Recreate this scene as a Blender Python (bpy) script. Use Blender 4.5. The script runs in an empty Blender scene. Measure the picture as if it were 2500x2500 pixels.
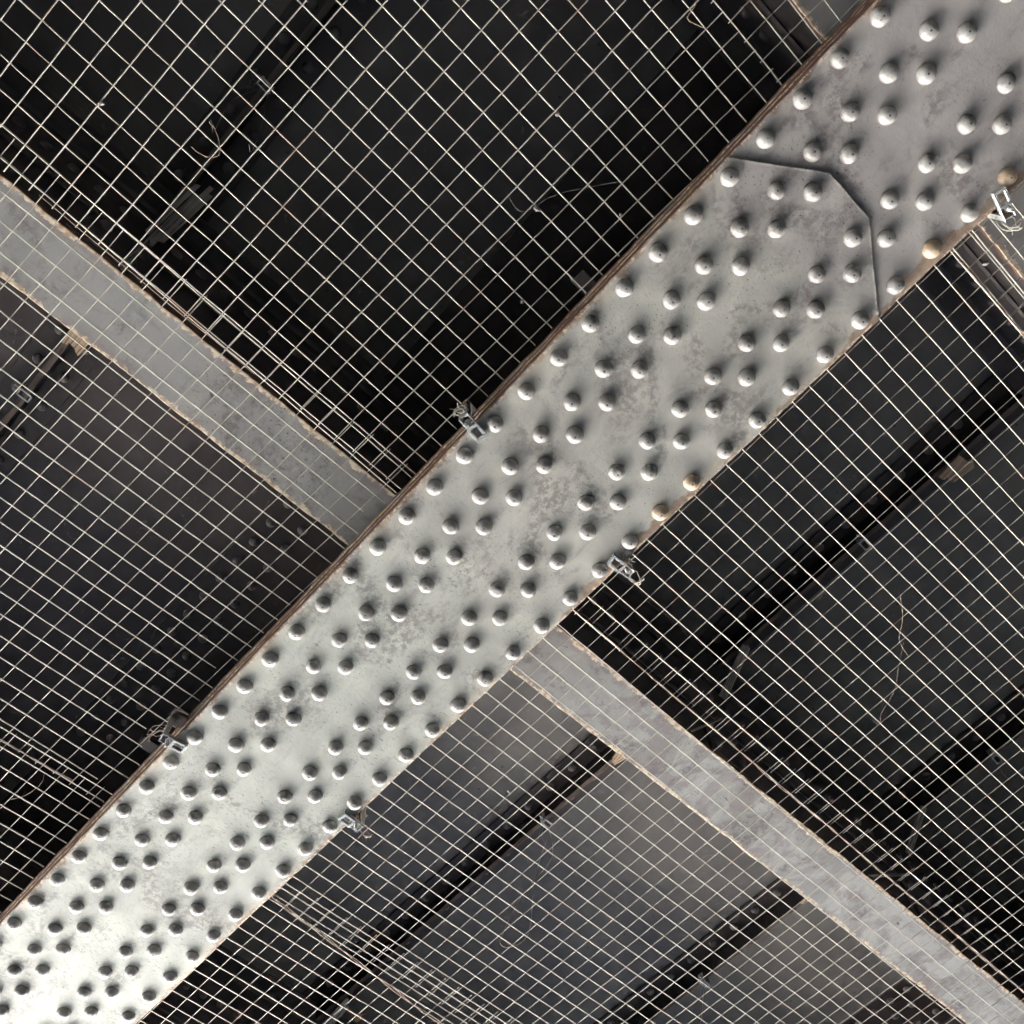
import bpy, bmesh, math, random
from mathutils import Vector, Matrix
random.seed(7)
sc = bpy.context.scene

# ------------------------------------------------------------------ camera
cam_d = bpy.data.cameras.new('camera')
cam = bpy.data.objects.new('camera', cam_d)
sc.collection.objects.link(cam)
R = [[0.6826242, 0.7286055, -0.0561981], [-0.6868446, 0.6134330, -0.3898005], [-0.2495370, 0.3046865, 0.9191830]]
M = Matrix(((R[0][0], -R[1][0], -R[2][0], -0.673336),
            (R[0][1], -R[1][1], -R[2][1], -0.502528),
            (R[0][2], -R[1][2], -R[2][2], -2.049382),
            (0, 0, 0, 1)))
cam.matrix_world = M
cam_d.sensor_width = 36
cam_d.lens = 2371.678 / 2500 * 36
cam_d.clip_start = 0.05
cam_d.clip_end = 600
sc.camera = cam

# ------------------------------------------------------------------ world and sun
SUN = Vector((-0.10, -0.72, 0.69)).normalized()
w = bpy.data.worlds.new('World')
sc.world = w
w.use_nodes = True
nt = w.node_tree
bg = nt.nodes['Background']
sky = nt.nodes.new('ShaderNodeTexSky')
sky.sky_type = 'NISHITA'
sky.sun_disc = False
sky.sun_elevation = math.asin(SUN.z)
sky.sun_rotation = math.atan2(SUN.x, SUN.y)
sky.air_density = 1.0
sky.dust_density = 3.0
nt.links.new(sky.outputs[0], bg.inputs[0])
bg.inputs[1].default_value = 0.09
sun_d = bpy.data.lights.new('sun', 'SUN')
sun_d.energy = 4.5
sun_d.angle = math.radians(0.5)
sun_d.color = (1.0, 0.955, 0.885)
sun = bpy.data.objects.new('sun', sun_d)
sun.rotation_euler = (-SUN).to_track_quat('-Z', 'Y').to_euler()
sun.location = (0, 0, 20)
sc.collection.objects.link(sun)

sc.view_settings.view_transform = 'Standard'
sc.view_settings.look = 'None'
sc.view_settings.gamma = 1
sc.view_settings.use_curve_mapping = False
sc.view_settings.exposure = 6.0
sc.render.engine = 'CYCLES'
sc.cycles.max_bounces = 8
sc.cycles.diffuse_bounces = 5
sc.cycles.glossy_bounces = 4
sc.cycles.use_denoising = True
sc.cycles.sample_clamp_indirect = 3.0
sc.cycles.caustics_reflective = False
sc.cycles.blur_glossy = 1.0

# ------------------------------------------------------------------ materials
class G:
    """small node-graph helper; coordinates are world metres"""
    def __init__(s, name):
        s.m = bpy.data.materials.new(name)
        s.m.use_nodes = True
        s.t = s.m.node_tree
        s.b = s.t.nodes['Principled BSDF']
        s.geo = s.t.nodes.new('ShaderNodeNewGeometry')
        s.pos = s.geo.outputs['Position']
        s.sep = s.t.nodes.new('ShaderNodeSeparateXYZ')
        s.t.links.new(s.pos, s.sep.inputs[0])
        s.tc = None
    def _in(s, sock, v):
        if v is None:
            return
        if hasattr(v, 'links'):
            s.t.links.new(v, sock)
        else:
            if isinstance(v, (tuple, list)) and len(v) == 3 and sock.type == 'RGBA':
                v = (*v, 1)
            sock.default_value = v
    def noise(s, scale, detail=4, rough=.55, vec=None, dist=0.0, stretch=None):
        n = s.t.nodes.new('ShaderNodeTexNoise')
        n.inputs['Scale'].default_value = scale
        n.inputs['Detail'].default_value = detail
        n.inputs['Roughness'].default_value = rough
        n.inputs['Distortion'].default_value = dist
        v = vec or s.pos
        if stretch:
            mp = s.t.nodes.new('ShaderNodeMapping')
            mp.inputs['Scale'].default_value = stretch[0]
            mp.inputs['Rotation'].default_value = stretch[1]
            s.t.links.new(v, mp.inputs[0])
            v = mp.outputs[0]
        s.t.links.new(v, n.inputs['Vector'])
        return n.outputs['Fac']
    def vor(s, scale, feature='F1', vec=None, rnd=1.0):
        n = s.t.nodes.new('ShaderNodeTexVoronoi')
        n.feature = feature
        n.inputs['Scale'].default_value = scale
        n.inputs['Randomness'].default_value = rnd
        s.t.links.new(vec or s.pos, n.inputs['Vector'])
        return n.outputs['Distance']
    def math(s, op, a, b=None, c=None, clamp=False):
        n = s.t.nodes.new('ShaderNodeMath')
        n.operation = op
        n.use_clamp = clamp
        s._in(n.inputs[0], a)
        s._in(n.inputs[1], b)
        s._in(n.inputs[2], c)
        return n.outputs[0]
    def ss(s, v, lo, hi, a=0.0, b=1.0):
        n = s.t.nodes.new('ShaderNodeMapRange')
        n.interpolation_type = 'SMOOTHSTEP'
        s._in(n.inputs[0], v)
        for i, q in enumerate((lo, hi, a, b)):
            n.inputs[i + 1].default_value = q
        return n.outputs[0]
    def mix(s, f, a, b, mode='MIX'):
        n = s.t.nodes.new('ShaderNodeMix')
        n.data_type = 'RGBA'
        n.blend_type = mode
        s._in(n.inputs[0], f)
        s._in(n.inputs[6], a)
        s._in(n.inputs[7], b)
        return n.outputs[2]
    def rand(s):
        n = s.t.nodes.new('ShaderNodeObjectInfo')
        return n.outputs['Random']
    def obj(s):
        n = s.t.nodes.new('ShaderNodeTexCoord')
        return n.outputs['Object']
    def bump(s, h, strength, dist):
        n = s.t.nodes.new('ShaderNodeBump')
        n.inputs['Strength'].default_value = strength
        n.inputs['Distance'].default_value = dist
        s._in(n.inputs['Height'], h)
        if s.b.inputs['Normal'].is_linked:
            s.t.links.new(s.b.inputs['Normal'].links[0].from_socket, n.inputs['Normal'])
        s.t.links.new(n.outputs[0], s.b.inputs['Normal'])
    def out(s, col, rough=.5, metal=0.0, spec=.5):
        s._in(s.b.inputs['Base Color'], col)
        s._in(s.b.inputs['Roughness'], rough)
        s._in(s.b.inputs['Metallic'], metal)
        s.b.inputs['Specular IOR Level'].default_value = spec
        return s.m


def paint_layers(g, base, rivet=False):
    """worn light grey paint: clouding, brush drag, grime, scuffs and pits"""
    big = g.noise(2.3, 3, .5)
    mid = g.noise(9, 5, .6, dist=.6)
    col = g.mix(g.ss(big, .35, .68), base, tuple(c * .82 for c in (base[0] * 1.0, base[1] * .985, base[2] * .99)))
    col = g.mix(g.ss(mid, .42, .7, 0, .5), col, tuple(min(1, c * 1.22) for c in (base[0], base[1] * 1.0, base[2] * .95)))
    grime = g.math('MULTIPLY', g.ss(g.noise(5.5, 6, .65, dist=1.0), .48, .62), g.ss(g.noise(60, 4, .7), .40, .58))
    col = g.mix(g.math('MULTIPLY', grime, .8), col, (base[0] * .48, base[1] * .44, base[2] * .44))
    rub = g.ss(g.noise(26, 5, .7, dist=.5, stretch=((.35, 1, 1), (0, 0, -.35))), .50, .70)
    col = g.mix(g.math('MULTIPLY', g.math('MULTIPLY', rub, g.ss(g.noise(4.1, 3), .40, .58)), .55), col, (base[0] * .55, base[1] * .52, base[2] * .55))
    # fine dark speckle that comes in drifts, and pale scuffs
    drift = g.ss(g.noise(3.2, 4, .6), .44, .62)
    sp = g.ss(g.noise(260, 2, .6, stretch=((1, .45, 1), (0, 0, .6))), .61, .69)
    col = g.mix(g.math('MULTIPLY', g.math('MULTIPLY', drift, sp), .75), col, (.06, .05, .045))
    sc_ = g.ss(g.noise(120, 3, .7, stretch=((1, .3, 1), (0, 0, -.5))), .68, .76)
    col = g.mix(g.math('MULTIPLY', sc_, .3), col, (.75, .74, .70))
    pits = g.ss(g.vor(34), .035, .075, 1, 0)
    keep = g.ss(g.noise(21, 2), .53, .56)
    pits = g.math('MULTIPLY', pits, keep)
    col = g.mix(g.math('MULTIPLY', pits, .75), col, (.10, .085, .075))
    return col, pits, mid


def make_flange_mat():
    g = G('worn_grey_paint_flange')
    base = (.475, .47, .428)
    col, pits, mid = paint_layers(g, base)
    y = g.sep.outputs['Y']
    x = g.sep.outputs['X']
    # tint runs from mauve grey at one end to whiter at the other, with a ragged change between
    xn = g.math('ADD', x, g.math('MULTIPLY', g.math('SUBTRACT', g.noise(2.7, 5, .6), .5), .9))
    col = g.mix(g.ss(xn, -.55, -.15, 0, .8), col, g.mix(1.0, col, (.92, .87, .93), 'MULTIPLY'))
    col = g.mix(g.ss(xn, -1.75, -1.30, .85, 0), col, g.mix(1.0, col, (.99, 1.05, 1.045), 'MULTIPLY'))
    # crackled dark specks thickest at the whiter end
    crk = g.math('MULTIPLY', g.ss(g.noise(150, 4, .75, dist=.8, stretch=((1, .4, 1), (0, 0, .9))), .57, .66), g.ss(g.noise(3.6, 4, .65), .42, .56))
    crk = g.math('MULTIPLY', crk, g.ss(xn, -1.5, -1.1, 1, .15))
    col = g.mix(g.math('MULTIPLY', crk, .75), col, (.12, .11, .10))
    smear = g.math('MULTIPLY', g.ss(g.noise(7, 4, .6, dist=.4, stretch=((.4, 1, 1), (0, 0, -.25))), .5, .68), .38)
    col = g.mix(smear, col, g.mix(1.0, col, (.66, .62, .66), 'MULTIPLY'))
    d = g.math('MINIMUM', g.math('ADD', y, .028), g.math('SUBTRACT', .462, y))     # distance to the nearer long edge
    wob = g.noise(14, 5, .7)
    right = g.ss(y, .2, .3)
    # rim of the clipped cover plate: worn pale on the plate, a thin rust-brown line just off it painting in the step's shade
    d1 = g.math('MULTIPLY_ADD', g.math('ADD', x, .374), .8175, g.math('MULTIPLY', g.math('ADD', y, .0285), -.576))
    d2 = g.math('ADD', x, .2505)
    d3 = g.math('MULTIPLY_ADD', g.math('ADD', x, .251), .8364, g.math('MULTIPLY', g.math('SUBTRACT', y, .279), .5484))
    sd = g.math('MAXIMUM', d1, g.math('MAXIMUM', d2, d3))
    zz = g.sep.outputs['Z']
    rim = g.math('MULTIPLY', g.ss(sd, -.0075, -.002), g.ss(zz, .004, .0052, 1, 0))
    rim = g.math('MULTIPLY', rim, g.ss(g.noise(38, 5, .75), .40, .55))
    col = g.mix(g.math('MULTIPLY', rim, .75), col, (.68, .65, .60))
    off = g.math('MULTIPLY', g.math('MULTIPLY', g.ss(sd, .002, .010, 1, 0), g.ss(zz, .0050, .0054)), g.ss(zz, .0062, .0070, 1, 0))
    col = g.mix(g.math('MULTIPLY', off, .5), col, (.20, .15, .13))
    # how broad the rust creeps in; broader along the right-hand edge
    reach = g.math('MULTIPLY_ADD', wob, .085, -.040)
    patch = g.math('MAXIMUM', g.ss(x, -.62, -.30), g.ss(g.math('ABSOLUTE', g.math('ADD', x, 1.13)), .10, .30, 1, 0))
    band = g.math('MULTIPLY', g.math('MULTIPLY', g.ss(g.noise(6.1, 3, .6), .34, .56), patch), right)
    reach = g.math('ADD', reach, g.math('MULTIPLY', band, .026))
    m = g.ss(g.math('SUBTRACT', reach, d), -.006, .006)
    rust = g.mix(g.ss(g.noise(55, 4, .7), .35, .65), (.30, .215, .155), (.18, .105, .065))
    col = g.mix(g.math('MULTIPLY', m, .82), col, rust)
    # cream primer flecks and orange bleeding hard on the edge
    fl = g.math('MULTIPLY', g.ss(d, .0015, .009, 1, 0), g.ss(g.noise(75, 4, .75), .50, .58))
    col = g.mix(g.math('MULTIPLY', fl, .9), col, (.80, .66, .48))
    fl2 = g.math('MULTIPLY', g.ss(d, .004, .016, 1, 0), g.ss(g.noise(48, 5, .75, dist=.4), .58, .64))
    col = g.mix(g.math('MULTIPLY', fl2, .8), col, (.33, .14, .07))
    warm = g.math('MULTIPLY', g.ss(d, .0, .045, 1, 0), g.ss(g.noise(5, 3), .4, .62))
    col = g.mix(g.math('MULTIPLY', warm, .35), col, (.55, .43, .30))
    h = g.math('ADD', g.math('MULTIPLY', g.noise(22, 4, .6), .5), g.math('MULTIPLY', mid, .9))
    g.bump(h, .55, .004)
    g.bump(g.math('SUBTRACT', g.noise(190, 3, .6), g.math('MULTIPLY', pits, 2.0)), .28, .0012)
    rg = g.math('MULTIPLY_ADD', g.noise(30, 4, .6), .22, .40)
    rg = g.math('ADD', rg, g.math('MULTIPLY', m, .25), clamp=True)
    return g.out(col, rg, 0, .36)


def make_rivet_mat(name, base, dark=False, stained=False):
    g = G(name)
    col, pits, mid = paint_layers(g, base)
    o = g.obj()
    so = g.t.nodes.new('ShaderNodeSeparateXYZ')
    g.t.links.new(o, so.inputs[0])
    ox, oy, oz = so.outputs
    if stained:
        col = g.mix(.75, col, (.50, .37, .25))
        col = g.mix(g.ss(g.noise(90, 4), .5, .62, 0, .6), col, (.35, .22, .12))
    else:
        col = g.mix(g.math('MULTIPLY', g.ss(g.noise(110, 4, .7), .5, .62), .35), col, (.16, .12, .10))
    if not dark:
        r = g.rand()
        ang = g.math('MULTIPLY', r, 6.28)
        px = g.math('MULTIPLY', g.math('COSINE', ang), .002)
        py = g.math('MULTIPLY', g.math('SINE', ang), .0014)
        dx = g.math('SUBTRACT', ox, px)
        dy = g.math('SUBTRACT', oy, py)
        dd = g.math('SQRT', g.math('ADD', g.math('MULTIPLY', dx, dx), g.math('MULTIPLY', dy, dy)))
        dot = g.math('MULTIPLY', g.ss(dd, .0015, .0027, 1, 0), g.ss(g.math('FRACT', g.math('MULTIPLY', r, 17.3)), .05, .3))
        col = g.mix(g.math('MULTIPLY', dot, .92), col, (.02, .017, .015))
        rr = g.math('SQRT', g.math('ADD', g.math('MULTIPLY', ox, ox), g.math('MULTIPLY', oy, oy)))
        ring = g.math('MULTIPLY', g.ss(rr, .0188, .0202), .6)
        col = g.mix(ring, col, (.16, .13, .11))
        g.bump(g.math('SUBTRACT', g.noise(150, 3), g.math('MULTIPLY', dot, 3)), .3, .0012)
    return g.out(col, g.math('MULTIPLY_ADD', g.noise(60, 3), .2, .28), 0, .55)


def make_edge_rust():
    g = G('flaking_brown_rust')
    z = g.sep.outputs['Z']
    lam = g.noise(30, 3, .6, stretch=((.25, .25, 9), (0, 0, 0)))
    col = g.mix(g.ss(lam, .38, .62), (.14, .072, .052), (.23, .13, .095))
    col = g.mix(g.ss(g.noise(45, 5, .7), .6, .68, 0, .7), col, (.34, .20, .13))
    g.bump(g.math('ADD', lam, g.noise(120, 4)), .8, .004)
    return g.out(col, .85, 0, .25)


def make_dark_steel(name, c1, c2, rough=.42):
    g = G(name)
    col = g.mix(g.ss(g.noise(4, 5, .6, dist=.5), .36, .64), c1, c2)
    col = g.mix(g.ss(g.noise(26, 5, .7), .56, .66, 0, .5), col, (.11, .065, .045))
    col = g.mix(g.ss(g.noise(70, 4, .7), .64, .70, 0, .45), col, (.30, .28, .26))
    g.bump(g.noise(60, 5, .65), .35, .002)
    return g.out(col, g.math('MULTIPLY_ADD', g.noise(18, 4), .2, rough - .1), 0, .5)


def make_beam_flange():
    g = G('scratched_grey_paint_beam')
    col, pits, mid = paint_layers(g, (.335, .33, .32))
    y = g.sep.outputs['Y']
    chalk = g.math('MULTIPLY', g.ss(y, .5, 1.1), g.ss(g.noise(7, 5, .65, dist=.8), .45, .6))
    col = g.mix(g.math('MULTIPLY', chalk, .42), col, (.58, .59, .58))
    mauve = g.math('MULTIPLY', g.ss(y, .3, .9), g.ss(g.noise(6, 4, .6, vec=None, dist=1.2), .54, .62))
    col = g.mix(g.math('MULTIPLY', mauve, .5), col, (.23, .19, .19))
    scr = g.ss(g.noise(46, 5, .75, stretch=((1, .35, 1), (0, 0, .35))), .63, .68)
    near = g.ss(g.noise(3.1, 3), .48, .6)
    col = g.mix(g.math('MULTIPLY', g.math('MULTIPLY', scr, near), .9), col, (.05, .045, .045))
    o = g.obj()
    so = g.t.nodes.new('ShaderNodeSeparateXYZ')
    g.t.links.new(o, so.inputs[0])
    d = g.math('SUBTRACT', .0887, g.math('ABSOLUTE', so.outputs[0]))
    wob = g.noise(19, 6, .8, dist=.3)
    reach = g.math('MULTIPLY_ADD', wob, .060, -.0215)
    m = g.ss(g.math('SUBTRACT', reach, d), -.0008, .0008)
    cream = g.mix(g.ss(g.noise(80, 3), .4, .65), (.78, .68, .52), (.46, .30, .19))
    pink = g.math('MULTIPLY', g.ss(g.math('SUBTRACT', g.math('ADD', reach, .012), d), -.004, .004), g.ss(g.noise(8, 3), .45, .6))
    col = g.mix(g.math('MULTIPLY', pink, .5), col, (.27, .20, .19))
    col = g.mix(g.math('MULTIPLY', m, .9), col, cream)
    g.bump(g.math('ADD', g.math('MULTIPLY', m, .7), g.noise(40, 5, .65)), .45, .002)
    g.bump(g.noise(210, 3), .2, .001)
    return g.out(col, g.math('MULTIPLY_ADD', g.noise(25, 4), .25, .36), 0, .45)


def make_deck_mat():
    g = G('dirty_painted_deck_plate')
    y = g.sep.outputs['Y']
    greyness = g.math('MAXIMUM', g.ss(g.math('ADD', y, g.math('MULTIPLY', g.noise(1.2, 2), .5)), .2, .7), g.ss(g.sep.outputs['X'], -1.52, -1.48, 0, .45))  # lighter past the pale beam, standing in for fill light in those bays
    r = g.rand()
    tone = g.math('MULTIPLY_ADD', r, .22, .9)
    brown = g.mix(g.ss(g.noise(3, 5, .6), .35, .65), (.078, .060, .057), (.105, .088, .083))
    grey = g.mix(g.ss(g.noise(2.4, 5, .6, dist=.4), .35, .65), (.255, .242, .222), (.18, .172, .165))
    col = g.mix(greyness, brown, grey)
    col = g.mix(1.0, col, g.comb(tone), 'MULTIPLY')
    spl = g.math('MULTIPLY', g.ss(g.noise(28, 6, .75, dist=.8), .60, .68), g.ss(g.noise(4.5, 3), .45, .6))
    col = g.mix(g.math('MULTIPLY', spl, .7), col, (.40, .39, .38))
    spd = g.math('MULTIPLY', g.ss(g.vor(17), .05, .09, 1, 0), g.ss(g.noise(11, 2), .52, .56))
    col = g.mix(g.math('MULTIPLY', spd, .7), col, (.04, .03, .03))
    g.bump(g.noise(9, 4), .25, .01)
    g.bump(g.noise(80, 5, .7), .4, .0025)
    return g.out(col, g.math('MULTIPLY_ADD', g.noise(14, 4), .2, .36), 0, .45)


def _comb(s, v):
    n = s.t.nodes.new('ShaderNodeCombineColor')
    for i in range(3):
        s.t.links.new(v, n.inputs[i])
    return n.outputs[0]
G.comb = _comb


def make_wire(name, c1, c2, metal=.25, rough=.45):
    g = G(name)
    r = g.rand()
    col = g.mix(g.ss(g.noise(26, 4, .7), .45, .66), c1, c2)
    col = g.mix(g.math('MULTIPLY', g.ss(g.noise(9, 3, .6), .58, .68), .6), col, (.36, .24, .17))
    g.bump(g.noise(300, 2), .4, .0005)
    return g.out(col, rough, metal, .5)


def make_wood(name, c1, c2, c3):
    g = G(name)
    o = g.obj()
    gr = g.noise(40, 5, .65, vec=o, stretch=((.12, 1, 1), (0, 0, 0)))
    col = g.mix(g.ss(gr, .38, .6), c1, c2)
    col = g.mix(g.ss(g.noise(120, 3, .7, vec=o, stretch=((.06, 1, 1), (0, 0, 0))), .58, .66), col, c3)
    g.bump(gr, .6, .002)
    return g.out(col, .8, 0, .2)


MAT = {}
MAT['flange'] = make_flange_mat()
MAT['rivet'] = make_rivet_mat('worn_grey_paint_rivet', (.39, .38, .36))
MAT['rivet_stained'] = make_rivet_mat('ochre_stained_rivet', (.46, .44, .38), stained=True)
MAT['rivet_dark'] = make_rivet_mat('grimy_rivet', (.19, .175, .17), dark=True)
MAT['rust'] = make_edge_rust()
MAT['steel'] = make_dark_steel('grimy_dark_steel', (.075, .068, .068), (.115, .10, .098))
MAT['rib'] = make_dark_steel('grimy_brown_rib_steel', (.050, .038, .036), (.075, .060, .057))
MAT['stem_side'] = make_dark_steel('shade_black_steel', (.020, .017, .016), (.034, .030, .029), .6)  # shade on the rib stem sides put into the colour
MAT['beam'] = make_beam_flange()
MAT['deck'] = make_deck_mat()
MAT['wire'] = make_wire('galvanised_wire', (.55, .52, .455), (.42, .385, .325))
MAT['tie'] = make_wire('rusty_tie_wire', (.34, .24, .18), (.52, .46, .38), .0, .7)
MAT['zinc'] = make_wire('zinc_plated_steel', (.78, .79, .78), (.58, .60, .59), .6, .24)
MAT['oldwood'] = make_wood('weathered_grey_wood', (.56, .53, .49), (.40, .375, .345), (.16, .14, .12))
MAT['newwood'] = make_wood('fresh_pale_wood', (.66, .52, .38), (.56, .42, .28), (.22, .13, .08))
MAT['stem'] = make_wood('laminated_rust_edge', (.20, .16, .14), (.13, .10, .085), (.05, .035, .03))

def simple(name, c, rough, sc1=6):
    g = G(name)
    col = g.mix(g.ss(g.noise(sc1, 6, .6), .35, .65), c, tuple(v * .78 for v in c))
    g.bump(g.noise(sc1 * 8, 4), .3, .01)
    return g.out(col, rough, 0, .3)
MAT['ground'] = simple('pale_gravel_ground', (.41, .405, .39), .9, 1.5)
MAT['soil'] = simple('dark_fill_cut_soil', (.20, .185, .17), .95, 2.5)
MAT['wall'] = simple('blocker_stone', (.20, .18, .16), .9, 2)
MAT['leaf'] = simple('dry_orange_leaf', (.42, .22, .10), .7, 40)
MAT['web'] = simple('pale_fibre', (.36, .34, .32), .8, 30)

# ------------------------------------------------------------------ mesh helpers
col0 = sc.collection

class MB:
    def __init__(s):
        s.v, s.f, s.mi, s.sm = [], [], [], []
    def add(s, verts, faces, mi=0, smooth=False):
        n = len(s.v)
        s.v += [tuple(v) for v in verts]
        for f in faces:
            s.f.append(tuple(i + n for i in f))
            s.mi.append(mi)
            s.sm.append(smooth)
    def box(s, x0, x1, y0, y1, z0, z1, mi=0, side=None, b=0.0):
        """box; with b > 0 its edges are chamfered by b"""
        if b <= 0:
            v = [(x, y, z) for z in (z0, z1) for y in (y0, y1) for x in (x0, x1)]
            sd = mi if side is None else side
            s.add(v, [(0, 2, 3, 1), (4, 5, 7, 6)], mi)
            s.add(v, [(0, 1, 5, 4), (1, 3, 7, 5), (3, 2, 6, 7), (2, 0, 4, 6)], sd)
            return
        bm = bmesh.new()
        bmesh.ops.create_cube(bm, size=1)
        for q in bm.verts:
            q.co = Vector(((x0 + x1) / 2 + q.co.x * (x1 - x0), (y0 + y1) / 2 + q.co.y * (y1 - y0), (z0 + z1) / 2 + q.co.z * (z1 - z0)))
        bmesh.ops.bevel(bm, geom=bm.edges[:] + bm.verts[:], offset=b, segments=1, affect='EDGES')
        s.add([q.co[:] for q in bm.verts], [[q.index for q in f.verts] for f in bm.faces], mi)
        bm.free()
    def tube(s, pts, r, n=6, mi=0, cap=True, taper=None):
        pts = [Vector(p) for p in pts]
        if len(pts) > 2 and n >= 5:
            e0 = (pts[1] - pts[0]); e1 = (pts[-2] - pts[-1])
            pts = [pts[0], pts[0] + e0 * min(.3, .0006 / e0.length)] + pts[1:-1] + [pts[-1] + e1 * min(.3, .0006 / e1.length), pts[-1]]
        rings = []
        up = Vector((0, 0, 1))
        for i, p in enumerate(pts):
            t = (pts[min(i + 1, len(pts) - 1)] - pts[max(i - 1, 0)]).normalized()
            a = t.cross(up)
            if a.length < .1:
                a = t.cross(Vector((1, 0, 0)))
            a.normalize()
            b = t.cross(a)
            rr = r if taper is None else r * taper(i / (len(pts) - 1))
            rings.append([p + (a * math.cos(k * 2 * math.pi / n) + b * math.sin(k * 2 * math.pi / n)) * rr for k in range(n)])
        v = [q for ring in rings for q in ring]
        f = []
        for i in range(len(pts) - 1):
            for k in range(n):
                f.append((i * n + k, i * n + (k + 1) % n, (i + 1) * n + (k + 1) % n, (i + 1) * n + k))
        s.add(v, f, mi, True)
        if cap:
            s.add(rings[0], [tuple(range(n))][::1], mi)
            s.add(rings[-1], [tuple(reversed(range(n)))], mi)
    def prism(s, outline, z0, z1, mi=0, side=None, bev=.0015):
        """plate from an outline; z0 is the underside, which gets a small chamfer"""
        n = len(outline)
        cx = sum(p[0] for p in outline) / n
        cy = sum(p[1] for p in outline) / n
        sd = mi if side is None else side
        inner = []
        for i, (x, y) in enumerate(outline):
            ax, ay = outline[i - 1]
            bx, by = outline[(i + 1) % n]
            tx, ty = bx - ax, by - ay
            l = math.hypot(tx, ty) or 1
            inner.append((x - ty / l * bev, y + tx / l * bev))
        area = sum(outline[i][0] * outline[(i + 1) % n][1] - outline[(i + 1) % n][0] * outline[i][1] for i in range(n))
        if area < 0:
            inner = [(2 * x - a, 2 * y - b) for (x, y), (a, b) in zip(outline, inner)]
        v = [(x, y, z1) for x, y in outline] + [(x, y, z0 + bev) for x, y in outline] + [(x, y, z0) for x, y in inner]
        f1 = []
        for i in range(n):
            j = (i + 1) % n
            f1.append((i, j, n + j, n + i))
        s.add(v, f1, sd)
        f2 = [(n + i, n + (i + 1) % n, 2 * n + (i + 1) % n, 2 * n + i) for i in range(n)]
        s.add(v, f2, mi)
        s.add(v, [tuple(range(n)), tuple(2 * n + i for i in reversed(range(n)))], mi)
    def mesh(s, name, mats):
        me = bpy.data.meshes.new(name)
        me.from_pydata(s.v, [], s.f)
        for m in mats:
            me.materials.append(m)
        me.polygons.foreach_set('material_index', s.mi)
        me.polygons.foreach_set('use_smooth', s.sm)
        me.validate()
        me.update()
        bm = bmesh.new()
        bm.from_mesh(me)
        bmesh.ops.remove_doubles(bm, verts=bm.verts, dist=1e-6)
        bmesh.ops.recalc_face_normals(bm, faces=bm.faces)
        bm.to_mesh(me)
        bm.free()
        return me

def link(name, me, parent=None, loc=(0, 0, 0), rot=None, scale=None):
    o = bpy.data.objects.new(name, me)
    col0.objects.link(o)
    o.location = loc
    if rot is not None:
        o.rotation_euler = rot
    if scale is not None:
        o.scale = (scale,) * 3
    if parent is not None:
        o.parent = parent
    return o

def thing(name, label, cat, loc=(0, 0, 0), group=None, rot=None):
    o = bpy.data.objects.new(name, None)
    col0.objects.link(o)
    o.location = loc
    o.empty_display_size = .05
    if rot is not None:
        o.rotation_euler = rot
    o['label'] = label
    o['category'] = cat
    if group:
        o['group'] = group
    return o

def tag(o, label, cat, group=None):
    o['label'] = label
    o['category'] = cat
    if group:
        o['group'] = group
    return o

def struct(o, label=None):
    o['kind'] = 'structure'
    if label:
        o['label'] = label
    return o

def rough_outline(pts, step=.014, j=.0007):
    out = []
    for i, (x0, y0) in enumerate(pts):
        x1, y1 = pts[(i + 1) % len(pts)]
        L = math.hypot(x1 - x0, y1 - y0)
        n = max(1, int(L / step))
        nx, ny = -(y1 - y0) / L, (x1 - x0) / L
        w = 0.0
        for k in range(n):
            t = k / n
            w = .75 * w + random.uniform(-j, j)
            e = 0 if k == 0 else w
            out.append((x0 + (x1 - x0) * t + nx * e, y0 + (y1 - y0) * t + ny * e))
    return out

def rivet_mesh(name, r, h, mat, seg=22, rings=9, base=.0012):
    m = MB()
    prof = [(r * 1.0, 0), (r * 1.0, -base)]
    for i in range(1, rings):
        a = i / rings * math.pi / 2
        prof.append((r * math.cos(a) ** .92, -base - (h - base) * math.sin(a)))
    v = []
    for (q, z) in prof:
        for k in range(seg):
            a = 2 * math.pi * k / seg
            v.append((q * math.cos(a), q * math.sin(a), z))
    v.append((0, 0, -h))
    f = []
    for i in range(len(prof) - 1):
        for k in range(seg):
            f.append((i * seg + k, i * seg + (k + 1) % seg, (i + 1) * seg + (k + 1) % seg, (i + 1) * seg + k))
    t = (len(prof) - 1) * seg
    for k in range(seg):
        f.append((t + k, t + (k + 1) % seg, len(v) - 1))
    m.add(v, f, 0, True)
    return m.mesh(name, [mat])

def uneven(me, seed):
    rr = random.Random(seed)
    kx, ky, kt = rr.uniform(-.09, .09), rr.uniform(-.09, .09), rr.uniform(.90, 1.03)
    fl = rr.uniform(.86, 1.0)
    ph = rr.uniform(0, 6)
    for v in me.vertices:
        q = -v.co.z / .0185
        v.co.x += kx * .0185 * q * .5
        v.co.y += ky * .0185 * q * .5
        a = math.atan2(v.co.y, v.co.x)
        e = 1 + .022 * math.sin(2 * a + ph) + .014 * math.sin(5 * a + ph * 2)
        v.co.x *= e; v.co.y *= e
        v.co.z *= kt
        lim = -.0185 * kt * fl
        if v.co.z < lim:
            v.co.z = lim + (v.co.z - lim) * .35
    return me
RIVS = [uneven(rivet_mesh('rivet_head_mesh', .0198, .0185, MAT['rivet']), 100 + k) for k in range(9)]
RIV_ST = rivet_mesh('stained_rivet_head_mesh', .0198, .0185, MAT['rivet_stained'])
RIV_D = rivet_mesh('dark_rivet_head_mesh', .0165, .0135, MAT['rivet_dark'], 16, 6)

ZD = .90          # underside of the deck plates
ZM = .09          # height of the wire mesh
X_END = -9.8     # open side of the bridge

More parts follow.
